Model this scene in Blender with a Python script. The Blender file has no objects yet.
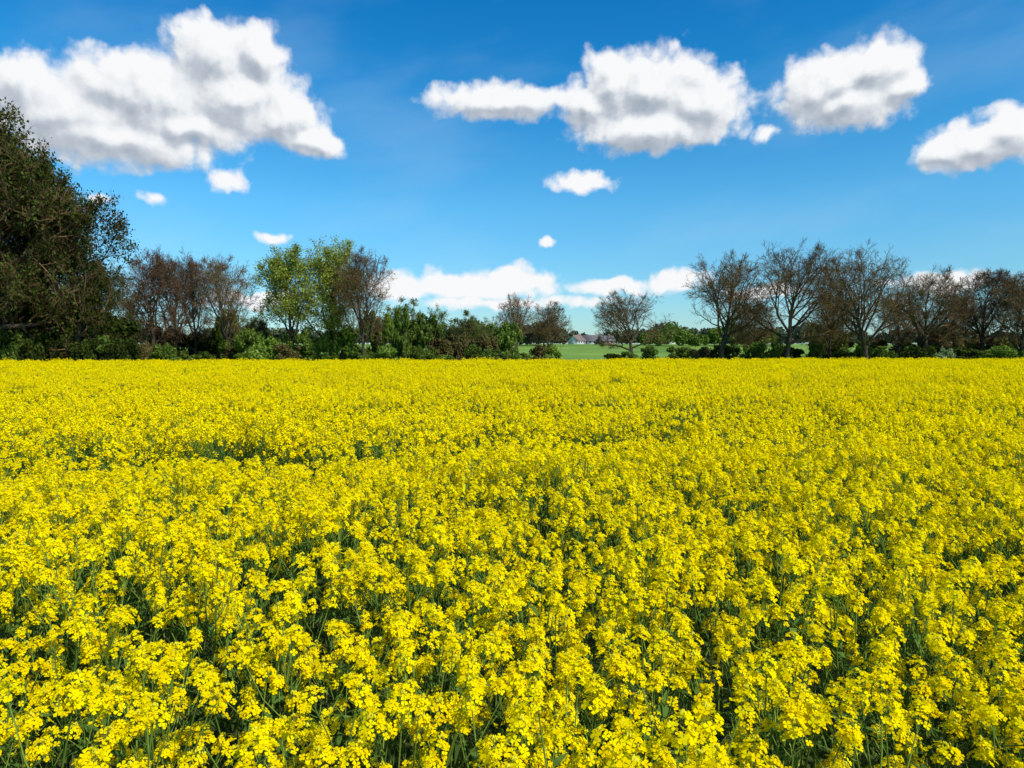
import bpy, math, random
import numpy as np
from mathutils import Vector, Matrix

F = 683.0
PITCH = math.radians(2.93)
CAMZ = 2.3
scene = bpy.context.scene
scene.view_settings.view_transform = 'Standard'
scene.view_settings.look = 'None'
scene.view_settings.exposure = 0

# ------------------------------------------------------------------ helpers
def gz(x, y):
    t = min(max((y - 110) / 300.0, 0), 1)
    return 5.2 * t * t * (3 - 2 * t) + max(0, y - 410) * 0.004

def wpos(px, D):
    return ((px - 512) / F * D, D)

def mesh_from(name, verts, groups, mats):
    me = bpy.data.meshes.new(name)
    verts = np.asarray(verts, dtype=np.float32)
    me.vertices.add(len(verts))
    me.vertices.foreach_set("co", verts.ravel())
    li = []; ls = []; lt = []; mi = []; va = []
    start = 0
    for faces, m, var in groups:
        faces = np.asarray(faces, dtype=np.int32)
        if len(faces) == 0:
            continue
        n, k = faces.shape
        li.append(faces.ravel())
        ls.append(start + np.arange(n) * k)
        lt.append(np.full(n, k)); mi.append(np.full(n, m))
        va.append(np.asarray(var) if var is not None else np.random.rand(n))
        start += n * k
    li = np.concatenate(li).astype(np.int32); ls = np.concatenate(ls).astype(np.int32)
    lt = np.concatenate(lt).astype(np.int32); mi = np.concatenate(mi).astype(np.int32)
    va = np.concatenate(va).astype(np.float32)
    me.loops.add(len(li)); me.loops.foreach_set("vertex_index", li)
    me.polygons.add(len(ls)); me.polygons.foreach_set("loop_start", ls)
    me.polygons.foreach_set("loop_total", lt)
    me.polygons.foreach_set("material_index", mi)
    a = me.attributes.new("var", 'FLOAT', 'FACE'); a.data.foreach_set("value", va)
    for m in mats: me.materials.append(m)
    me.update(calc_edges=True)
    me.validate()
    return me

def add_obj(name, me, loc=(0, 0, 0), rot=0, scale=(1, 1, 1), parent=None):
    ob = bpy.data.objects.new(name, me)
    ob.location = loc; ob.rotation_euler = (0, 0, rot); ob.scale = scale
    if parent: ob.parent = parent
    scene.collection.objects.link(ob)
    return ob

def unit(v):
    return v / (np.linalg.norm(v, axis=-1, keepdims=True) + 1e-9)

def leaf_quads(c, nrm, size, rng, aspect=0.6):
    n = len(c)
    a = unit(np.cross(nrm, rng.normal(size=(n, 3))))
    b = np.cross(nrm, a)
    s = size[:, None]
    v = np.stack([c - a * s * .5, c + b * s * .5 * aspect, c + a * s * .5, c - b * s * .5 * aspect], 1).reshape(-1, 3)
    f = np.arange(n * 4).reshape(-1, 4)
    return v, f

# ------------------------------------------------------------------ materials
def leafmat(name, c1, c2, trans=0.3, objvar=0.25):
    m = bpy.data.materials.new(name); m.use_nodes = True
    nt = m.node_tree; N = nt.nodes; L = nt.links; N.clear()
    out = N.new('ShaderNodeOutputMaterial')
    at = N.new('ShaderNodeAttribute'); at.attribute_name = 'var'
    cr = N.new('ShaderNodeMixRGB')
    cr.inputs[1].default_value = (*c1, 1); cr.inputs[2].default_value = (*c2, 1)
    L.new(at.outputs['Fac'], cr.inputs[0])
    oi = N.new('ShaderNodeObjectInfo')
    mr = N.new('ShaderNodeMapRange'); mr.inputs['To Min'].default_value = 1 - objvar; mr.inputs['To Max'].default_value = 1 + objvar * .5
    L.new(oi.outputs['Random'], mr.inputs[0])
    mul = N.new('ShaderNodeVectorMath'); mul.operation = 'SCALE'
    L.new(cr.outputs[0], mul.inputs[0]); L.new(mr.outputs[0], mul.inputs['Scale'])
    d = N.new('ShaderNodeBsdfDiffuse')
    L.new(mul.outputs[0], d.inputs['Color'])
    if trans > 0:
        t = N.new('ShaderNodeBsdfTranslucent')
        mx = N.new('ShaderNodeMixShader'); mx.inputs[0].default_value = trans
        L.new(mul.outputs[0], t.inputs[0])
        L.new(d.outputs[0], mx.inputs[1]); L.new(t.outputs[0], mx.inputs[2]); L.new(mx.outputs[0], out.inputs[0])
    else:
        L.new(d.outputs[0], out.inputs[0])
    return m

M_petal = leafmat("petal", (0.95, 0.70, 0.0), (0.98, 0.85, 0.002), 0.38, 0.03)
M_bud = leafmat("bud", (0.60, 0.55, 0.02), (0.85, 0.74, 0.03), 0.2, 0.1)
M_stem = leafmat("stem", (0.11, 0.19, 0.03), (0.27, 0.38, 0.06), 0.2, 0.2)
M_rleaf = leafmat("rape_leaf", (0.055, 0.11, 0.02), (0.14, 0.24, 0.045), 0.3, 0.2)
M_bark = leafmat("bark", (0.05, 0.04, 0.028), (0.11, 0.082, 0.055), 0.0, 0.2)
M_twig = leafmat("twig", (0.10, 0.064, 0.03), (0.20, 0.13, 0.058), 0.0, 0.2)
M_twigred = leafmat("twig_red", (0.10, 0.058, 0.034), (0.19, 0.112, 0.06), 0.0, 0.2)
M_budleaf = leafmat("bud_leaf", (0.13, 0.11, 0.03), (0.27, 0.24, 0.05), 0.3, 0.2)
M_lfdark = leafmat("leaf_dark", (0.014, 0.024, 0.005), (0.08, 0.11, 0.018), 0.3, 0.3)
M_lfbright = leafmat("leaf_fresh", (0.24, 0.31, 0.03), (0.52, 0.60, 0.10), 0.45, 0.1)
M_lfmid = leafmat("leaf_mid", (0.05, 0.09, 0.013), (0.20, 0.27, 0.045), 0.35, 0.3)
M_lfgreen = leafmat("leaf_green", (0.10, 0.17, 0.02), (0.28, 0.38, 0.06), 0.4, 0.3)
M_lfbrown = leafmat("leaf_brown", (0.08, 0.065, 0.022), (0.19, 0.155, 0.05), 0.25, 0.3)
M_blossom = leafmat("blossom", (0.15, 0.22, 0.07), (0.4, 0.45, 0.22), 0.3, 0.1)
M_far = leafmat("far_foliage", (0.06, 0.075, 0.045), (0.14, 0.16, 0.09), 0.2, 0.2)  # slight distance haze mixed into the foliage colour

# ------------------------------------------------------------------ rapeseed
class Geo:
    def __init__(s): s.v = []; s.n = 0; s.q = {}
    def add(s, v, f, m, var=None):
        f = np.asarray(f) + s.n
        s.v.append(v); s.n += len(v)
        key = (m, f.shape[1]); s.q.setdefault(key, []).append((f, np.random.rand(len(f)) if var is None else np.full(len(f), var) if np.isscalar(var) else var))
    def mesh(s, name, mats):
        g = []
        for (m, k), lst in s.q.items():
            g.append((np.concatenate([a for a, b in lst]), m, np.concatenate([b for a, b in lst])))
        return mesh_from(name, np.concatenate(s.v), g, mats)

def np_tube(G, pts, rad, sides, m, var=None):
    pts = np.asarray(pts, float); n = len(pts)
    d = unit(np.gradient(pts, axis=0))
    ref = np.array([0.31, 0.9, 0.2]) if abs(d[0][2]) > .5 else np.array([0.1, 0.2, 1.0])
    a = unit(np.cross(d, ref)); b = np.cross(d, a)
    th = np.arange(sides) * 2 * math.pi / sides
    ring = pts[:, None, :] + (a[:, None, :] * np.cos(th)[None, :, None] + b[:, None, :] * np.sin(th)[None, :, None]) * np.asarray(rad)[:, None, None]
    idx = np.arange(n * sides).reshape(n, sides)
    f = np.stack([idx[:-1], np.roll(idx, -1, 1)[:-1], np.roll(idx, -1, 1)[1:], idx[1:]], -1).reshape(-1, 4)
    G.add(ring.reshape(-1, 3), f, m, var)

GA = 2.39996
def raceme(G, p, ax, sc, rng, lod):
    ax = unit(ax)
    a = unit(np.cross(ax, np.array([0.3, 0.8, 0.1]))); b = np.cross(ax, a)
    if lod == 1: N, fr = rng.integers(19, 34), 0.0124
    elif lod == 2: N, fr = rng.integers(13, 19), 0.0146
    else: N, fr = 6, 0.025
    t = (np.arange(N) + rng.random(N) * .9) / N
    az = np.arange(N) * GA + rng.random() * 6 + rng.normal(size=N) * .3
    rad = a[None] * np.cos(az)[:, None] + b[None] * np.sin(az)[:, None]
    L = (0.035 + rng.random() * 0.05) * sc
    pr = (0.038 - 0.02 * t ** 1.5) * sc * rng.uniform(.6, 1.25, N)
    base = p[None] + ax[None] * (t * L)[:, None]
    c = base + rad * pr[:, None] + ax[None] * (0.014 * sc * rng.uniform(.5, 1.5, N))[:, None]
    nr = unit(rad * (1.1 - .7 * t)[:, None] + ax[None] * .9 + rng.normal(size=(N, 3)) * .3)
    s = fr * (.5 + .5 * sc) * rng.uniform(.85, 1.15, N)
    var = rng.random(N)
    if lod == 1:
        u = unit(np.cross(nr, rng.normal(size=(N, 3)))); w = np.cross(nr, u)
        vs = []
        for k in range(4):
            ang = k * math.pi / 2 + rng.normal() * .1
            e = u * math.cos(ang) + w * math.sin(ang); g = -u * math.sin(ang) + w * math.cos(ang)
            cup = rng.uniform(-.1, .45)
            S = s[:, None]
            vs.append(np.stack([c, c + e * S * .72 + g * S * .46 + nr * S * cup * .6, c + e * S * 1.05 + nr * S * cup * .5, c + e * S * .72 - g * S * .46 + nr * S * cup * .6], 1))
        v = np.stack(vs, 1).reshape(-1, 3)
        G.add(v, np.arange(len(v)).reshape(-1, 4), 0, np.repeat(var, 4))
        sd = np.cross(rad, ax) * .0009
        v = np.stack([base - sd, base + sd, c], 1).reshape(-1, 3)
        G.add(v, np.arange(len(v)).reshape(-1, 3), 2)
        nb = 12
        azb = rng.random(nb) * 6.28; rr = rng.random(nb) * .010 * sc
        cb_ = p + ax * (L + .012 * sc) + (a[None] * np.cos(azb)[:, None] + b[None] * np.sin(azb)[:, None]) * rr[:, None] + ax[None] * (.008 - rr * .7)[:, None]
        o = np.array([[1, 0, 0], [-1, 0, 0], [0, 1, 0], [0, -1, 0], [0, 0, 1.7], [0, 0, -1.7]]) * .0036 * sc
        v = (cb_[:, None] + o[None]).reshape(-1, 3)
        ff = np.array([[0, 2, 4], [2, 1, 4], [1, 3, 4], [3, 0, 4], [2, 0, 5], [1, 2, 5], [3, 1, 5], [0, 3, 5]])
        G.add(v, (ff[None] + (np.arange(nb) * 6)[:, None, None]).reshape(-1, 3), 1)
        npod = rng.integers(5, 14)
        azp = rng.random(npod) * 6.28
        rp = a[None] * np.cos(azp)[:, None] + b[None] * np.sin(azp)[:, None]
        bp = p[None] - ax[None] * (rng.random(npod) * .10)[:, None]
        tp = bp + rp * .034 + ax[None] * .035
        sd = np.cross(rp, ax) * .0016; mid = (bp + tp) / 2 - ax * .004
        v = np.stack([bp, mid + sd, tp, mid - sd], 1).reshape(-1, 3)
        G.add(v, np.arange(len(v)).reshape(-1, 4), 2)
    else:
        v, f = leaf_quads(c, nr, s * 2, rng, .95)
        G.add(v, f, 0, var)
        if lod == 2:
            v, f = leaf_quads(p[None] + ax[None] * (L + .012) + rng.normal(size=(2, 3)) * .004, unit(rng.normal(size=(2, 3)) + ax), np.full(2, .018 * sc), rng, 1)
            G.add(v, f, 1)

def plant(G, ox, oy, rng, lod, hs=1.0):
    H = rng.uniform(0.97, 1.3) * hs
    lean = rng.normal(size=2) * .08
    sides = {1: 5, 2: 3, 3: 3}[lod]
    ts = np.linspace(0, 1, 5 if lod == 1 else 3)
    st = np.stack([ox + lean[0] * ts ** 2, oy + lean[1] * ts ** 2, H * ts], -1)
    tw = {1: 1, 2: 1.1, 3: 1.6}[lod]
    np_tube(G, st, (0.0065 - .004 * ts) * tw, sides, 2, rng.random())
    raceme(G, st[-1], np.array([lean[0], lean[1], 1.]), rng.uniform(.85, 1.3), rng, lod)
    nb = rng.integers(4, 8)
    for i in range(nb):
        t0 = rng.uniform(.5, .82); az = i * GA + rng.random()
        p0 = np.array([ox + lean[0] * t0 ** 2, oy + lean[1] * t0 ** 2, H * t0])
        out = rng.uniform(.05, .24); top = H - rng.uniform(.0, .24)
        p3 = np.array([p0[0] + math.cos(az) * out, p0[1] + math.sin(az) * out, max(top, p0[2] + .08)])
        p1 = p0 * .5 + p3 * .5 + np.array([math.cos(az), math.sin(az), -.3]) * .02
        pts = np.array([p0, p1, p3])
        np_tube(G, pts, np.array([.0038, .003, .002]) * tw, 3, 2, rng.random())
        raceme(G, p3, np.array([math.cos(az) * .3, math.sin(az) * .3, 1.]), rng.uniform(.55, 1.15), rng, lod)
    nl = {1: 9, 2: 5, 3: 3}[lod]
    for i in range(nl):
        az = rng.random() * 6.28; z0 = rng.uniform(.35, .85) * H; ln = rng.uniform(.08, .18) * (1.3 - z0 / H * .6); wd = ln * .12
        d = np.array([math.cos(az), math.sin(az), 0]); s = np.array([-d[1], d[0], 0]) * wd
        b0 = np.array([ox, oy, z0]); m = b0 + d * ln * .5 + np.array([0, 0, ln * rng.uniform(.1, .5)]); e = b0 + d * ln + np.array([0, 0, ln * rng.uniform(-.4, .5)])
        v = np.array([b0 - s * .4, b0 + s * .4, m + s, m - s, e])
        k = rng.random()
        G.add(v[:4], [[0, 1, 2, 3]], 3, k); G.add(v[[3, 2, 4]], [[0, 1, 2]], 3, k)

np.random.seed(3)
rmats = [M_petal, M_bud, M_stem, M_rleaf]
rcol = bpy.data.collections.new("rapeseed_plants")
def radd(G, i):
    me = G.mesh("rapeseed_mesh_%02d" % i, rmats)
    ob = bpy.data.objects.new("rapeseed_%02d" % i, me); rcol.objects.link(ob)
k = 0
for i in range(16):
    G = Geo(); plant(G, 0, 0, np.random.default_rng(100 + i), 1); radd(G, k); k += 1
for i in range(8):
    G = Geo(); rng = np.random.default_rng(200 + i)
    for j in range(9): plant(G, rng.uniform(-.32, .32), rng.uniform(-.32, .32), rng, 2)
    radd(G, k); k += 1
for i in range(6):
    G = Geo(); rng = np.random.default_rng(300 + i)
    for j in range(26): plant(G, rng.uniform(-.62, .62), rng.uniform(-.62, .62), rng, 3)
    radd(G, k); k += 1

def scatter(name, pts, rot, scl, idx, col):
    me = bpy.data.meshes.new(name)
    pts = np.asarray(pts, np.float32)
    me.vertices.add(len(pts)); me.vertices.foreach_set("co", pts.ravel())
    a = me.attributes.new("rot", 'FLOAT_VECTOR', 'POINT'); a.data.foreach_set("vector", np.asarray(rot, np.float32).ravel())
    a = me.attributes.new("scl", 'FLOAT_VECTOR', 'POINT'); a.data.foreach_set("vector", np.asarray(scl, np.float32).ravel())
    a = me.attributes.new("idx", 'INT', 'POINT'); a.data.foreach_set("value", np.asarray(idx, np.int32))
    ob = add_obj(name, me)
    ng = bpy.data.node_groups.new(name + "_scatter", 'GeometryNodeTree')
    ng.interface.new_socket("Geometry", in_out='INPUT', socket_type='NodeSocketGeometry')
    ng.interface.new_socket("Geometry", in_out='OUTPUT', socket_type='NodeSocketGeometry')
    N = ng.nodes; L = ng.links
    gi = N.new('NodeGroupInput'); go = N.new('NodeGroupOutput')
    ip = N.new('GeometryNodeInstanceOnPoints')
    ci = N.new('GeometryNodeCollectionInfo'); ci.inputs['Collection'].default_value = col
    ci.inputs['Separate Children'].default_value = True; ci.inputs['Reset Children'].default_value = True
    def at(n, t):
        x = N.new('GeometryNodeInputNamedAttribute'); x.data_type = t; x.inputs['Name'].default_value = n
        return [o for o in x.outputs if o.enabled][0]
    L.new(gi.outputs[0], ip.inputs['Points']); L.new(ci.outputs[0], ip.inputs['Instance'])
    ip.inputs['Pick Instance'].default_value = True
    L.new(at('idx', 'INT'), ip.inputs['Instance Index'])
    L.new(at('rot', 'FLOAT_VECTOR'), ip.inputs['Rotation'])
    L.new(at('scl', 'FLOAT_VECTOR'), ip.inputs['Scale'])
    L.new(ip.outputs[0], go.inputs[0])
    md = ob.modifiers.new("scatter", 'NODES'); md.node_group = ng
    return ob

def edge(x): return 66 + np.clip(x, -60, 60) * .11
def vnoise(x, y, seed):
    r = np.random.default_rng(seed); g = r.random((64, 64))
    xi = np.floor(x).astype(int); yi = np.floor(y).astype(int); fx = x - xi; fy = y - yi
    fx = fx * fx * (3 - 2 * fx); fy = fy * fy * (3 - 2 * fy)
    G_ = lambda i, j: g[i % 64, j % 64]
    return (G_(xi, yi) * (1 - fx) + G_(xi + 1, yi) * fx) * (1 - fy) + (G_(xi, yi + 1) * (1 - fx) + G_(xi + 1, yi + 1) * fx) * fy

def jgrid(sp, y0, y1, rng, jit=.45):
    ys = np.arange(y0, y1, sp); out = []
    for y in ys:
        w = .85 * y + 2.5
        xs = np.arange(-w, w, sp)
        out.append(np.stack([xs + rng.uniform(-jit, jit, len(xs)) * sp, y + rng.uniform(-jit, jit, len(xs)) * sp], -1))
    return np.concatenate(out)
rng = np.random.default_rng(7)
P = []; S = []; R = []; I = []
def canopy(x, y):
    n = vnoise(x * .35 + 5, y * .55 + 3, 1) - .5
    n2 = vnoise(x * 1.3 + 9, y * 1.3, 2) - .5
    h = 1 + .16 * n + .13 * n2
    b = np.exp(-((y - (8.6 + .12 * x + .8 * np.sin(x * .5))) / .7) ** 2) * .30 * (vnoise(x * .3, y * .1, 5) > .35)
    b += np.exp(-((y - (12.8 - .18 * x)) / .9) ** 2) * .32 * np.clip(vnoise(x * .25 + 4, y * .1, 6) * 2 - .4, 0, 1)
    b += np.exp(-((y - (20 + .1 * x)) / 1.3) ** 2) * .2
    return h - b
for lodi, (sp, y0, y1) in enumerate([(.198, .55, 8), (.60, 8, 30), (1.25, 30, 80)]):
    p = jgrid(sp, y0, y1, rng)
    p = p[p[:, 1] < edge(p[:, 0])]
    n = len(p)
    h = canopy(p[:, 0], p[:, 1]) * rng.uniform(.93, 1.06, n)
    P.append(np.c_[p, np.zeros(n)])
    tilt = .08 if lodi == 0 else .0
    R.append(np.c_[rng.normal(size=n) * tilt, rng.normal(size=n) * tilt, rng.uniform(0, 6.283, n)])
    S.append(np.c_[np.ones(n), np.ones(n), h])
    lo, hi = [(0, 16), (16, 24), (24, 30)][lodi]
    I.append(rng.integers(lo, hi, n))
scatter("rapeseed_field", np.concatenate(P), np.concatenate(R), np.concatenate(S), np.concatenate(I), rcol)

# ------------------------------------------------------------------ ground
xs = np.concatenate([np.linspace(-3000, -200, 15), np.linspace(-190, 190, 39), np.linspace(200, 3000, 15)])
ys = np.concatenate([np.linspace(-300, -20, 8), np.linspace(0, 600, 61), np.linspace(650, 5000, 20)])
X, Y = np.meshgrid(xs, ys)
Z = np.vectorize(gz)(X, Y)
v = np.stack([X, Y, Z], -1).reshape(-1, 3)
idx = np.arange(len(v)).reshape(len(ys), len(xs))
f = np.stack([idx[:-1, :-1], idx[:-1, 1:], idx[1:, 1:], idx[1:, :-1]], -1).reshape(-1, 4)
mg = bpy.data.materials.new("ground"); mg.use_nodes = True
nt = mg.node_tree; N = nt.nodes; L = nt.links; bs = N['Principled BSDF']; bs.inputs['Roughness'].default_value = .95
bs.inputs['Specular IOR Level'].default_value = .1
tc = N.new('ShaderNodeNewGeometry')
n1 = N.new('ShaderNodeTexNoise'); n1.inputs['Scale'].default_value = .03; n1.inputs['Detail'].default_value = 6
L.new(tc.outputs['Position'], n1.inputs['Vector'])
cr = N.new('ShaderNodeValToRGB'); cr.color_ramp.elements[0].position = .35; cr.color_ramp.elements[1].position = .65
cr.color_ramp.elements[0].color = (.10, .19, .03, 1); cr.color_ramp.elements[1].color = (.20, .30, .045, 1)
L.new(n1.outputs[0], cr.inputs[0])
n2 = N.new('ShaderNodeTexNoise'); n2.inputs['Scale'].default_value = 6; n2.inputs['Detail'].default_value = 4
L.new(tc.outputs['Position'], n2.inputs['Vector'])
cr2 = N.new('ShaderNodeValToRGB'); cr2.color_ramp.elements[0].color = (.035, .035, .018, 1); cr2.color_ramp.elements[1].color = (.06, .09, .025, 1)
L.new(n2.outputs[0], cr2.inputs[0])
sx = N.new('ShaderNodeSeparateXYZ'); L.new(tc.outputs['Position'], sx.inputs[0])
mr = N.new('ShaderNodeMapRange'); mr.inputs['From Min'].default_value = 72; mr.inputs['From Max'].default_value = 76
L.new(sx.outputs['Y'], mr.inputs[0])
mx = N.new('ShaderNodeMixRGB'); L.new(mr.outputs[0], mx.inputs[0]); L.new(cr2.outputs[0], mx.inputs[1]); L.new(cr.outputs[0], mx.inputs[2])
L.new(mx.outputs[0], bs.inputs['Base Color'])
add_obj("ground", mesh_from("ground", v, [(f, 0, None)], [mg]))

# ------------------------------------------------------------------ trees
UP = np.array([0, 0, 1.0])
def make_tree(name, seed, H=15., trunk=.42, t_first=.25, limbs=10, ang=(50, 75), llen=.42, fan=(8, 7), up=(.12, .10, .06, .05),
              trad=.32, twigs=10, twl=.8, mats=None, leaf=0, leafsize=.3, gnarl=.16, leafspread=.4, tw=.018, sub=.6, env=(.40, .14), lump=.12):
    rng = np.random.default_rng(seed); G = Geo()
    tips = []; tipd = []
    ec = np.array([0, 0, H * (1 + env[1]) / 2]); er = np.array([H * env[0], H * env[0], H * (1 - env[1]) / 2])
    ph = rng.random(4) * 6.28
    def inside(p):
        q = (p - ec) / er
        a = math.atan2(q[1], q[0])
        lim = 1 + lump * (math.sin(3 * a + ph[0] + q[2] * 2) + .7 * math.sin(5 * a + ph[1] - q[2] * 4))
        return math.sqrt(q @ q) < lim
    def perp(d):
        a = np.cross(d, rng.normal(size=3)); return a / (np.linalg.norm(a) + 1e-9)
    def grow(p, d, Ln, r, lvl):
        n = [7, 6, 4, 3][lvl]; g = [gnarl * .5, gnarl, gnarl * 1.2, gnarl * 1.3][lvl]
        pts = [p]; dd = [d]
        for i in range(n):
            d = d + rng.normal(size=3) * g + UP * up[lvl]
            d = d / math.sqrt(d @ d)
            p = p + d * (Ln / n); pts.append(p); dd.append(d)
        tt = np.linspace(0, 1, n + 1)
        rad = r * (1 - (.72 if lvl else .7) * tt)
        if lvl == 0: rad[0] *= 1.35
        np_tube(G, pts, rad, [8, 5, 4, 3][lvl], 0 if lvl < 2 else 1)
        return pts, dd, rad
    def rec(p, d, Ln, r, lvl):
        if lvl:
            for fct in (1, .85, .7, .55, .42, .3):
                if inside(p + d * Ln * fct): break
            Ln = Ln * fct
        pts, dd, rad = grow(p, d, Ln, r, lvl)
        n = len(pts) - 1
        if lvl == 3:
            for t in np.linspace(.15, 1, twigs):
                q = t * n; i = min(int(q), n - 1); pp = pts[i] + (pts[i + 1] - pts[i]) * (q - i)
                w = dd[i] + perp(dd[i]) * rng.uniform(.4, 1.1) + UP * .15
                tips.append(pp); tipd.append(w / math.sqrt(w @ w))
            return
        nc = fan[lvl - 1] if lvl else limbs
        t0 = t_first if lvl == 0 else .25
        az0 = rng.random() * 6.28
        for c in range(nc):
            t = t0 + (1 - t0) * (c + rng.uniform(.1, .9)) / nc if c < nc - 1 else 1.0
            q = t * n; i = min(int(q), n - 1); pp = pts[i] + (pts[i + 1] - pts[i]) * (q - i); di = dd[i + 1]
            a = np.cross(di, [0.2, .9, .3]); a /= np.linalg.norm(a); b = np.cross(di, a)
            az = az0 + c * GA; o = a * math.cos(az) + b * math.sin(az)
            if lvl == 0:
                th = math.radians(ang[1] + (ang[0] - ang[1]) * t + rng.normal() * 7) if t < .99 else .15
                ln = H * llen * rng.uniform(.88, 1.1)
            else:
                th = math.radians(rng.uniform(30, 68)) if t < .99 else .2
                ln = Ln * [0, sub, .55, .5][lvl] * (1.15 - .45 * t) * rng.uniform(.8, 1.15)
            nd = di * math.cos(th) + o * math.sin(th)
            rr = rad[i] * (.62 if lvl == 0 else .6) * (1 if t < .99 else 1.2)
            rec(pp, nd, ln, max(rr, .022), lvl + 1)
    rec(np.zeros(3), UP.copy(), H * trunk * 1.2, trad, 0)
    tips = np.array(tips); tipd = np.array(tipd); n = len(tips)
    ln = twl * rng.uniform(.5, 1.2, n)[:, None]
    side = unit(np.cross(tipd, rng.normal(size=(n, 3)))) * tw
    end = tips + tipd * ln; mid = tips + tipd * ln * .55 + rng.normal(size=(n, 3)) * .06
    v = np.stack([tips - side, tips + side, mid + side * .7, mid - side * .7], 1).reshape(-1, 3)
    G.add(v, np.arange(n * 4).reshape(-1, 4), 1)
    v = np.stack([mid - side * .7, mid + side * .7, end], 1).reshape(-1, 3)
    G.add(v, np.arange(n * 3).reshape(-1, 3), 1)
    for k in range(3):
        w = unit(tipd + rng.normal(size=(n, 3)) * .7); e2 = mid + w * ln * .5
        v = np.stack([mid - side * .6, mid + side * .6, e2], 1).reshape(-1, 3)
        G.add(v, np.arange(n * 3).reshape(-1, 3), 1)
    if leaf:
        m = int(n * leaf); ii = rng.integers(0, n, m)
        c = tips[ii] + tipd[ii] * ln[ii] * rng.random(m)[:, None] + rng.normal(size=(m, 3)) * leafspread * .5
        v, f = leaf_quads(c, unit(rng.normal(size=(m, 3)) + UP * .5), leafsize * rng.uniform(.6, 1.2, m), rng, .75)
        G.add(v, f, 2)
    allv = np.concatenate(G.v)
    zmax = np.percentile(allv[:, 2], 99.3); w = np.percentile(np.abs(allv[:, 0]), 97)
    G.v = [allv]
    me = G.mesh(name, mats)
    me["h"] = float(zmax); me["w"] = float(w * 2)
    return me

B = [M_bark, M_twig, M_budleaf]; BR = [M_bark, M_twigred, M_lfbrown]; BF = [M_bark, M_budleaf, M_lfbright]
T = {}
T['oak1'] = make_tree("oak_a", 1, mats=B, leaf=.2, leafsize=.15, llen=.55, trunk=.42, t_first=.35, limbs=13, ang=(22, 75), up=(.1, .08, .04, .04), env=(.46, .16), trad=.42)
T['oak2'] = make_tree("oak_b", 22, mats=B, limbs=13, ang=(24, 78), llen=.55, trunk=.44, t_first=.32, leaf=.2, leafsize=.15, up=(.1, .08, .04, .04), env=(.44, .14), trad=.42)
T['oak4'] = make_tree("oak_d", 31, mats=B, limbs=13, ang=(20, 76), llen=.55, trunk=.40, t_first=.34, leaf=.35, leafsize=.15, up=(.1, .08, .04, .04), env=(.44, .14), trad=.40)
T['oak3'] = make_tree("oak_c", 5, mats=B, limbs=13, ang=(20, 66), trunk=.48, llen=.5, t_first=.3, leaf=.25, leafsize=.16, up=(.1, .1, .05, .04), env=(.38, .15))
T['brown'] = make_tree("brown_a", 6, mats=BR, limbs=14, ang=(25, 70), trunk=.5, llen=.46, up=(.12, .12, .08, .06), leaf=.5, leafsize=.17, env=(.38, .08))
T['brown2'] = make_tree("brown_b", 36, mats=[M_bark, M_twig, M_lfbrown], limbs=14, ang=(25, 70), trunk=.48, llen=.46, up=(.12, .12, .08, .06), leaf=.7, leafsize=.17, env=(.40, .08))
T['red'] = make_tree("red_a", 8, mats=BR, limbs=14, ang=(22, 52), trunk=.52, t_first=.12, llen=.46, up=(.12, .14, .1, .08), leaf=.2, leafsize=.15, trad=.25, env=(.3, .06), twigs=8)
T['red2'] = make_tree("red_b", 9, mats=BR, limbs=13, ang=(22, 55), trunk=.5, t_first=.15, llen=.48, up=(.12, .14, .1, .08), leaf=.2, leafsize=.15, trad=.24, env=(.3, .06), twigs=8)
T['fresh'] = make_tree("fresh_a", 11, mats=BF, limbs=12, ang=(20, 50), trunk=.55, t_first=.22, llen=.4, up=(.12, .14, .08, .06), leaf=2.2, leafsize=.22, trad=.24, fan=(7, 6), env=(.24, .15), lump=.25, tw=.012)
T['fresh2'] = make_tree("fresh_b", 12, mats=BF, limbs=13, ang=(20, 50), trunk=.58, t_first=.2, llen=.38, up=(.12, .14, .08, .06), leaf=2.4, leafsize=.22, trad=.24, fan=(7, 6), env=(.2, .12), lump=.25, tw=.012)
T['dark'] = make_tree("dark_a", 14, mats=[M_bark, M_twig, M_lfdark], limbs=14, ang=(28, 75), trunk=.55, t_first=.12, llen=.5, leaf=2.2, leafsize=.24, trad=.35, leafspread=.5, env=(.42, .05), lump=.18, tw=.014)
T['dark2'] = make_tree("dark_b", 15, mats=[M_bark, M_twig, M_lfdark], limbs=14, ang=(28, 75), trunk=.55, t_first=.1, llen=.48, leaf=2.4, leafsize=.24, trad=.33, leafspread=.5, env=(.36, .05), lump=.18, tw=.014)
T['mid'] = make_tree("mid_a", 17, mats=[M_bark, M_twig, M_lfmid], limbs=12, ang=(28, 65), trunk=.5, t_first=.12, llen=.42, leaf=2.2, leafsize=.28, trad=.25, fan=(6, 5), env=(.38, .05), lump=.16)
T['green'] = make_tree("green_a", 18, mats=[M_bark, M_twig, M_lfgreen], limbs=12, ang=(28, 65), trunk=.5, t_first=.1, llen=.42, leaf=2.2, leafsize=.26, trad=.22, fan=(6, 5), env=(.36, .05), lump=.16)

def place(kind, px, topy, wpx, D, name, rot=None):
    me = T[kind]
    x, y = wpos(px, D); g = gz(x, y)
    top = CAMZ + (349 - topy) / F * D
    sz = (top - g) / me["h"]; sw = (wpx / F * D) / me["w"]
    add_obj(name, me, (x, y, g), rot if rot is not None else (px * 1.7) % 6.28, (sw, sw, sz))

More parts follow.
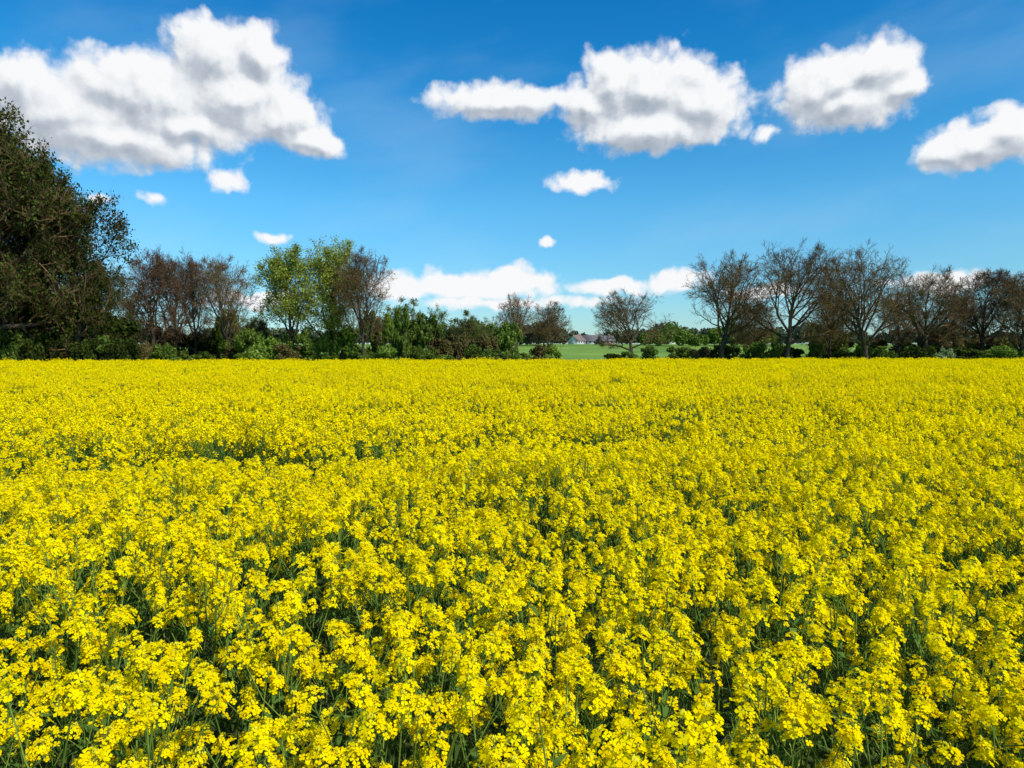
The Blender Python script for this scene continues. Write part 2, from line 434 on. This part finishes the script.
for a in [
    ('dark', -8, 122, 140, 62, "oak_tree"), ('dark2', 76, 186, 86, 66, "oak_tree"), ('dark2', -85, 105, 170, 60, "oak_tree"), ('dark', 36, 164, 96, 70, "oak_tree"),
    ('dark2', 28, 235, 120, 72, "oak_tree"), ('dark', 106, 264, 46, 74, "oak_tree"),
    ('red', 150, 256, 58, 88, "bare_alder_tree"), ('red2', 174, 252, 54, 90, "bare_alder_tree"), ('red', 194, 259, 40, 92, "bare_alder_tree"), ('green', 134, 296, 34, 94, "maple_tree"),
    ('oak3', 228, 259, 50, 88, "bare_ash_tree"),
    ('fresh', 291, 249, 64, 88, "poplar_tree"), ('fresh2', 329, 243, 56, 90, "poplar_tree"), ('oak3', 364, 251, 52, 86, "bare_ash_tree"),
    ('mid', 402, 299, 50, 92, "maple_tree"), ('green', 345, 302, 40, 96, "maple_tree"), ('mid', 250, 310, 40, 96, "maple_tree"),
    ('oak2', 519, 296, 44, 112, "bare_oak_tree"), ('brown2', 549, 303, 42, 116, "bare_oak_tree"),
    ('oak1', 633, 293, 68, 108, "bare_oak_tree"),
    ('oak2', 720, 256, 86, 92, "bare_oak_tree"), ('oak1', 786, 247, 86, 90, "bare_oak_tree"),
    ('brown2', 830, 290, 54, 100, "bare_oak_tree"), ('oak4', 866, 250, 84, 92, "bare_oak_tree"), ('oak1', 925, 272, 70, 94, "bare_oak_tree", 3.6),
    ('brown', 982, 272, 76, 98, "bare_oak_tree"), ('brown2', 1022, 276, 74, 92, "bare_oak_tree"), ('oak2', 1075, 255, 90, 92, "bare_oak_tree"),
    ('brown2', 897, 294, 56, 104, "bare_oak_tree"), ('brown', 752, 304, 50, 106, "bare_oak_tree"), ('brown2', 955, 292, 56, 106, "bare_oak_tree"), ('mid', 818, 318, 50, 108, "maple_tree"),
    ('mid', 460, 312, 46, 100, "maple_tree"), ('green', 436, 308, 30, 100, "maple_tree"), ('green', 484, 320, 40, 104, "maple_tree"),
]:
    place(*a)

# ------------------------------------------------------------------ shrubs
def make_bush(name, seed, mat, n=4500, ls=.085):
    rng = np.random.default_rng(seed); G = Geo()
    nb = 18
    bc = np.c_[rng.uniform(-.42, .42, nb), rng.uniform(-.35, .35, nb), rng.uniform(.15, .85, nb)]
    bc[:, 2] *= 1 - .8 * (bc[:, 0] ** 2 + bc[:, 1] ** 2)
    br = rng.uniform(.08, .2, nb)
    k = rng.integers(0, nb, n)
    d = unit(rng.normal(size=(n, 3))); r = rng.random(n) ** .4
    c = bc[k] + d * (r * br[k])[:, None] + rng.normal(size=(n, 3)) * .02
    c[:, 2] = np.abs(c[:, 2])
    v, f = leaf_quads(c, unit(d + rng.normal(size=(n, 3)) * .7 + UP * .3), ls * rng.uniform(.4, 1.2, n), rng, .8)
    G.add(v, f, 1)
    for i in range(16):
        e = bc[i] * np.array([1, 1, 1.15]) + rng.normal(size=3) * .05
        np_tube(G, [np.array([e[0] * .1, e[1] * .1, 0]), e * .5 + rng.normal(size=3) * .02, e], np.array([.02, .012, .004]), 4, 0)
    return G.mesh(name, [M_bark, mat])
bcol = bpy.data.collections.new("shrub_variants")
bm = [M_lfdark, M_lfmid, M_lfgreen, M_lfbrown, M_blossom]
for ci, m in enumerate(bm):
    for j in range(3):
        me = make_bush("shrub_mesh_%d%d" % (ci, j), 40 + j + ci * 7, m)
        bcol.objects.link(bpy.data.objects.new("shrub_%d%d" % (ci, j), me))
rng = np.random.default_rng(21)
bp = []; br_ = []; bs_ = []; bi = []
def bush(px, topy, wpx, D, c):
    x, y = wpos(px, D); g = gz(x, y)
    top = CAMZ + (349 - topy) / F * D
    w = wpx / F * D
    bp.append((x, y, g - .1)); br_.append((0, 0, rng.uniform(0, 6.28))); bs_.append((w, w, (top - g) * 1.1)); bi.append(c * 3 + rng.integers(0, 3))
def row(x0, x1, step, t0, t1, w, D0, D1, cols):
    x = x0
    while x < x1:
        bush(x + rng.uniform(-6, 6), rng.uniform(t0, t1), w * rng.uniform(.6, 1.35), rng.uniform(D0, D1), cols[rng.integers(0, len(cols))])
        x += step * rng.uniform(.6, 1.6)
row(-110, 125, 16, 285, 315, 50, 66, 72, [0, 0, 0, 1])
row(-110, 130, 14, 325, 338, 36, 62, 66, [0, 0, 1])
row(125, 215, 17, 320, 346, 28, 92, 96, [0, 3, 1, 2])
row(205, 280, 15, 310, 338, 28, 90, 96, [1, 0, 1, 3])
row(120, 500, 18, 340, 354, 24, 84, 90, [1, 1, 2, 2, 3])
row(255, 345, 14, 316, 344, 26, 86, 90, [2, 1, 2])
row(372, 440, 14, 304, 334, 28, 88, 92, [1, 2, 1])
row(440, 505, 12, 322, 342, 26, 94, 99, [1, 2, 3])
row(500, 560, 13, 342, 353, 20, 105, 115, [1, 2, 3])
row(606, 655, 11, 348, 353, 16, 95, 100, [0, 1])
row(655, 705, 12, 345, 352, 20, 110, 130, [1, 2])
row(700, 1120, 16, 338, 353, 22, 94, 104, [0, 1, 1, 3, 2])
row(820, 1120, 17, 322, 344, 30, 104, 110, [3, 0, 3, 1])
row(890, 1120, 18, 343, 352, 22, 88, 92, [0, 1, 2])
bush(945, 346, 18, 84, 4); bush(1000, 345, 30, 84, 2)
scatter("hedgerow_shrubs", bp, br_, bs_, bi, bcol)

def woodland(name, px0, px1, D, topf, dens, ls, seed, mat):
    rng = np.random.default_rng(seed)
    xs_ = np.arange(px0, px1, 3.5)
    cs = []
    for px in xs_:
        d = D * rng.uniform(.92, 1.08); x, y = wpos(px + rng.uniform(-3, 3), d); g = gz(x, y)
        top = CAMZ + (349 - topf(px) - rng.uniform(-3, 4)) / F * d
        h = max(top - g, 3); r = h * .45
        m = int(dens)
        dd = unit(rng.normal(size=(m, 3))) * (rng.random(m) ** .4)[:, None]
        c = np.array([x, y, g + h * .55]) + dd * np.array([r * .9, r * .9, h * .47]); cs.append(c)
    c = np.concatenate(cs)
    v, f = leaf_quads(c, unit(rng.normal(size=(len(c), 3)) + UP * .5), ls * rng.uniform(.5, 1.3, len(c)), rng, .8)
    add_obj(name, mesh_from(name, v, [(f, 0, None)], [mat]))
woodland("distant_woodland", -200, 1250, 540, lambda p: 330 + 4 * math.sin(p * .045) + 2 * math.sin(p * .13), 380, 2.2, 5, M_far)
woodland("distant_tree_row", 645, 770, 300, lambda p: 329 + 5 * math.sin(p * .11), 500, 1.1, 6, M_lfmid)
woodland("distant_tree_row", 420, 556, 320, lambda p: 327 + 5 * math.sin(p * .09), 500, 1.2, 8, M_far)

# ------------------------------------------------------------------ houses
def simple(name, col, rough=.8):
    m = bpy.data.materials.new(name); m.use_nodes = True
    nt = m.node_tree; b = nt.nodes['Principled BSDF']; b.inputs['Roughness'].default_value = rough
    n = nt.nodes.new('ShaderNodeTexNoise'); n.inputs['Scale'].default_value = 3; n.inputs['Detail'].default_value = 6
    c = nt.nodes.new('ShaderNodeValToRGB')
    c.color_ramp.elements[0].color = (*[x * .75 for x in col], 1); c.color_ramp.elements[1].color = (*[min(1, x * 1.15) for x in col], 1)
    g = nt.nodes.new('ShaderNodeNewGeometry')
    nt.links.new(g.outputs['Position'], n.inputs['Vector']); nt.links.new(n.outputs[0], c.inputs[0]); nt.links.new(c.outputs[0], b.inputs['Base Color'])
    return m
M_white = simple("render_white", (.62, .6, .56)); M_brick = simple("brick_wall", (.30, .19, .14)); M_roofr = simple("roof_tiles_red", (.20, .13, .10)); M_roofd = simple("roof_tiles_dark", (.14, .12, .12))
M_glass = simple("window_glass", (.04, .05, .06), .1)
def boxm(name, x0, x1, y0, y1, z0, z1, mat):
    v = [(x, y, z) for z in (z0, z1) for y in (y0, y1) for x in (x0, x1)]
    f = [(0, 2, 3, 1), (4, 5, 7, 6), (0, 1, 5, 4), (2, 6, 7, 3), (0, 4, 6, 2), (1, 3, 7, 5)]
    return mesh_from(name, v, [(f, 0, None)], [mat])
def house(name, px, D, w, d, eh, rh, rot, wall, roof):
    x, y = wpos(px, D)
    e = add_obj(name, None, (x, y, gz(x, y)), rot)
    a, b = w / 2, d / 2
    v = [(-a, -b, 0), (a, -b, 0), (a, b, 0), (-a, b, 0), (-a, -b, eh), (a, -b, eh), (a, b, eh), (-a, b, eh), (-a, 0, eh + rh), (a, 0, eh + rh)]
    add_obj("walls", mesh_from("walls", v, [([(0, 1, 5, 4), (2, 3, 7, 6)], 0, None), ([(1, 2, 6, 9, 5), (3, 0, 4, 8, 7)], 0, None)], [wall]), parent=e)
    o = .5; k = rh / b; V = []
    for s in (-1, 1):
        for dz in (.02, .25):
            V += [(-a - o, s * (b + o), eh - k * o + dz), (a + o, s * (b + o), eh - k * o + dz), (a + o, 0, eh + rh + dz), (-a - o, 0, eh + rh + dz)]
    fs = []
    for q in (0, 8):
        fs += [(q, q + 1, q + 2, q + 3), (q + 4, q + 5, q + 6, q + 7), (q, q + 1, q + 5, q + 4), (q + 1, q + 2, q + 6, q + 5), (q + 3, q, q + 4, q + 7)]
    add_obj("roof", mesh_from("roof", V, [(fs, 0, None)], [roof]), parent=e)
    for i in range(int(w // 3)):
        cx = -a + 1.6 + i * 3
        add_obj("window_%d" % i, boxm("window", cx - .6, cx + .6, -b - .05, -b + .1, 1.0, 2.2, M_glass), parent=e)
    add_obj("door", boxm("door", a - 1.4, a - .5, -b - .06, -b + .1, 0, 2.1, M_roofd), parent=e)
    add_obj("chimney", boxm("chimney", a * .4, a * .4 + .8, .3, 1.1, eh + rh * .4, eh + rh + 1.1, M_brick), parent=e)
house("white_house", 577, 480, 10, 8, 3.0, 3.4, .9, M_white, M_roofr)
house("white_house", 592, 490, 12, 9, 2.8, 3.8, -.1, M_white, M_roofd)
house("brick_house", 606, 485, 10, 8, 2.8, 3.4, .3, M_brick, M_roofd)
house("white_house", 668, 480, 11, 8, 3.0, 3.2, .1, M_white, M_roofr)

# ------------------------------------------------------------------ sun + sky
SUN_EL = math.radians(47); SUN_AZ = math.radians(132)
sd = Vector((math.sin(SUN_AZ) * math.cos(SUN_EL), math.cos(SUN_AZ) * math.cos(SUN_EL), math.sin(SUN_EL)))
sl = bpy.data.lights.new("sun", 'SUN'); sl.energy = 5.0; sl.angle = math.radians(.5); sl.color = (1, .97, .91)
so = bpy.data.objects.new("sun", sl); so.rotation_euler = sd.to_track_quat('Z', 'Y').to_euler(); so.location = (60, -30, 80)
scene.collection.objects.link(so)

w = bpy.data.worlds.new("World"); scene.world = w; w.use_nodes = True
w.cycles.sampling_method = 'NONE'
nt = w.node_tree; N = nt.nodes; L = nt.links; N.clear()
out = N.new('ShaderNodeOutputWorld'); bg = N.new('ShaderNodeBackground'); bg.inputs[1].default_value = .1
L.new(bg.outputs[0], out.inputs[0])
sky = N.new('ShaderNodeTexSky'); sky.sky_type = 'NISHITA'; sky.sun_disc = False; sky.sun_elevation = SUN_EL; sky.sun_rotation = SUN_AZ
sky.air_density = 1.0; sky.dust_density = .3; sky.ozone_density = 2.5
def inp(s, v):
    if isinstance(v, (int, float)): s.default_value = v
    elif isinstance(v, tuple): s.default_value = v
    else: L.new(v, s)
def M(op, a, b=0., c=None):
    n = N.new('ShaderNodeMath'); n.operation = op
    inp(n.inputs[0], a); inp(n.inputs[1], b)
    if c is not None: inp(n.inputs[2], c)
    return n.outputs[0]
def VM(op, a, b=None, c=None):
    n = N.new('ShaderNodeVectorMath'); n.operation = op
    inp(n.inputs[0], a)
    if b is not None: inp(n.inputs[1], b)
    if c is not None: inp(n.inputs[2], c)
    return n.outputs['Value'] if op in ('LENGTH', 'DOT_PRODUCT') else n.outputs[0]
tcn = N.new('ShaderNodeTexCoord'); sp = N.new('ShaderNodeSeparateXYZ'); L.new(tcn.outputs['Generated'], sp.inputs[0])
az = M('ARCTAN2', sp.outputs['X'], sp.outputs['Y']); el = M('ARCSINE', sp.outputs['Z'])
cb = N.new('ShaderNodeCombineXYZ'); L.new(az, cb.inputs[0]); L.new(el, cb.inputs[1]); p0 = cb.outputs[0]

def AE(px, py):
    x = (px - 512) / F; z = -(py - 384) / F
    y2 = math.cos(PITCH) + math.sin(PITCH) * z; z2 = -math.sin(PITCH) + math.cos(PITCH) * z
    return math.atan2(x, y2), math.atan2(z2, math.hypot(x, y2))
ELL = [(60, 112, 112, 60), (150, 98, 92, 58), (212, 56, 56, 50), (240, 98, 78, 50), (284, 120, 54, 38), (25, 88, 72, 48), (110, 136, 160, 33), (314, 142, 38, 20), (-50, 110, 80, 55), (262, 54, 32, 36), (110, 84, 66, 38), (185, 125, 90, 30),
       (500, 101, 98, 23), (650, 88, 82, 48), (612, 84, 50, 38), (705, 103, 54, 40), (655, 128, 108, 29), (590, 106, 44, 31),
       (815, 92, 56, 42), (875, 68, 58, 40), (850, 100, 78, 36), (840, 80, 54, 38), (905, 84, 26, 26),
       (985, 142, 70, 32), (1012, 128, 56, 28), (1075, 140, 50, 34), (948, 154, 44, 22)]
SMALL = [(228, 180, 38, 21, .24), (155, 200, 44, 19, .40), (272, 237, 44, 13, .44), (95, 200, 28, 13, .43),
         (765, 135, 26, 18, .35), (580, 182, 54, 18, .2), (544, 241, 20, 11, .32),
         (470, 286, 125, 22, .10), (515, 279, 60, 20, .08), (400, 290, 60, 18, .12), (615, 286, 80, 15, .24), (680, 281, 52, 18, .18), (940, 281, 90, 15, .2), (255, 300, 80, 16, .3), (755, 292, 70, 14, .3), (500, 304, 230, 14, .34)]
def noise(p, sc, det, rough=.5, col=False):
    nz = N.new('ShaderNodeTexNoise'); nz.noise_dimensions = '2D'; nz.inputs['Scale'].default_value = sc; nz.inputs['Detail'].default_value = det; nz.inputs['Roughness'].default_value = rough
    L.new(p, nz.inputs['Vector']); return nz.outputs['Color' if col else 0]
def field(p, small):
    w_ = VM('SUBTRACT', noise(p, 18, 4, .55, True), (.5, .5, .5))
    pw = VM('MULTIPLY_ADD', w_, (.036, .026, 0), p)
    cur = None
    for i, t in enumerate([e + (0,) for e in ELL] + (SMALL if small else [])):
        x, y, rx, ry, off = t
        a0, e0 = AE(x, y); ax_, _ = AE(x + 1, y); _, ey = AE(x, y - 1)
        ra = rx * abs(ax_ - a0) * 1.05; re = ry * abs(ey - e0) * 1.05
        q = VM('MULTIPLY_ADD', pw, (1 / ra, 1 / re, 0), (-a0 / ra, -e0 / re, 0))
        l = VM('LENGTH', q)
        if off: l = M('ADD', l, off)
        if cur is None: cur = l
        else:
            n = N.new('ShaderNodeMath'); n.operation = 'SMOOTH_MIN' if i < len(ELL) else 'MINIMUM'; L.new(cur, n.inputs[0]); L.new(l, n.inputs[1]); n.inputs[2].default_value = .3
            cur = n.outputs[0]
    fb = noise(p, 22, 8, .58)
    vo = N.new('ShaderNodeTexVoronoi'); vo.voronoi_dimensions = '2D'; vo.feature = 'SMOOTH_F1'; vo.inputs['Scale'].default_value = 30; vo.inputs['Smoothness'].default_value = .25
    vo.inputs['Detail'].default_value = 1.5; vo.inputs['Roughness'].default_value = .5
    L.new(pw, vo.inputs['Vector'])
    s = M('SUBTRACT', 1.0, cur)
    h = M('MULTIPLY', M('SUBTRACT', fb, .5), .68)
    h = M('MULTIPLY_ADD', M('SUBTRACT', .42, vo.outputs['Distance']), .27, h)
    return s, h
S0, D0 = field(p0, True)
S1, D1 = field(VM('ADD', p0, (.007, .014, 0)), False)
H0 = M('ADD', M('ADD', S0, D0), .0)
def smooth(v, a, b, lo=0., hi=1.):
    n = N.new('ShaderNodeMapRange'); n.interpolation_type = 'SMOOTHSTEP'; L.new(v, n.inputs[0])
    n.inputs['From Min'].default_value = a; n.inputs['From Max'].default_value = b; n.inputs['To Min'].default_value = lo; n.inputs['To Max'].default_value = hi
    return n.outputs[0]
alpha = smooth(H0, -.02, .38)
dS = M('MINIMUM', M('MAXIMUM', M('SUBTRACT', S0, S1), -.3), .3)
sh = M('MULTIPLY_ADD', dS, 1.8, .77)  # cloud shading painted into colour: sunward side lighter, underside greyer
sh = M('MULTIPLY_ADD', M('SUBTRACT', D0, D1), .95, sh)
sh = M('SUBTRACT', sh, smooth(S0, .15, .8, -.06, .15))  # thick cloud cores painted darker as self-shade
shc = M('MAXIMUM', M('MINIMUM', sh, 1.0), 0.0)
cr = N.new('ShaderNodeValToRGB'); L.new(shc, cr.inputs[0])
cr.color_ramp.elements[0].color = (.36, .42, .50, 1); cr.color_ramp.elements[1].color = (.94, .95, .97, 1)
e = cr.color_ramp.elements.new(.4); e.color = (.53, .58, .65, 1)
e = cr.color_ramp.elements.new(.75); e.color = (.83, .86, .89, 1)
cc = VM('SCALE', cr.outputs[0]); cc.node.inputs['Scale'].default_value = 10
gr = N.new('ShaderNodeValToRGB')
mrl = N.new('ShaderNodeMapRange'); L.new(el, mrl.inputs[0]); mrl.inputs['From Max'].default_value = .5
L.new(mrl.outputs[0], gr.inputs[0])
gr.color_ramp.elements[0].color = (.31, .43, .50, 1); gr.color_ramp.elements[1].color = (.014, .38, .63, 1)
e = gr.color_ramp.elements.new(.4); e.color = (.20, .52, .63, 1)
e = gr.color_ramp.elements.new(.7); e.color = (.06, .45, .64, 1)
sc_ = VM('SCALE', gr.outputs[0]); sc_.node.inputs['Scale'].default_value = 2.5
skyc = VM('MULTIPLY', sky.outputs[0], sc_)
# very faint high haze
rotn = N.new('ShaderNodeVectorRotate'); rotn.rotation_type = 'Z_AXIS'; rotn.inputs['Angle'].default_value = -.2; L.new(p0, rotn.inputs['Vector'])
vm = VM('MULTIPLY', rotn.outputs[0], (1.2, 3.6, 1))
veil = smooth(noise(vm, 2.2, 5, .52), .40, .80, 0, .16)
m1 = N.new('ShaderNodeMixRGB'); L.new(veil, m1.inputs[0]); L.new(skyc, m1.inputs[1]); m1.inputs[2].default_value = (5.0, 7.0, 8.8, 1)
m3 = N.new('ShaderNodeMixRGB'); L.new(alpha, m3.inputs[0]); L.new(m1.outputs[0], m3.inputs[1]); L.new(cc, m3.inputs[2])
L.new(m3.outputs[0], bg.inputs[0])

# ------------------------------------------------------------------ camera
cam = bpy.data.cameras.new("camera"); cam.lens = 24; cam.sensor_width = 36; cam.clip_end = 10000; cam.clip_start = .05
co = bpy.data.objects.new("camera", cam); co.location = (0, 0, CAMZ); co.rotation_euler = (math.radians(90) - PITCH, 0, 0)
scene.collection.objects.link(co); scene.camera = co
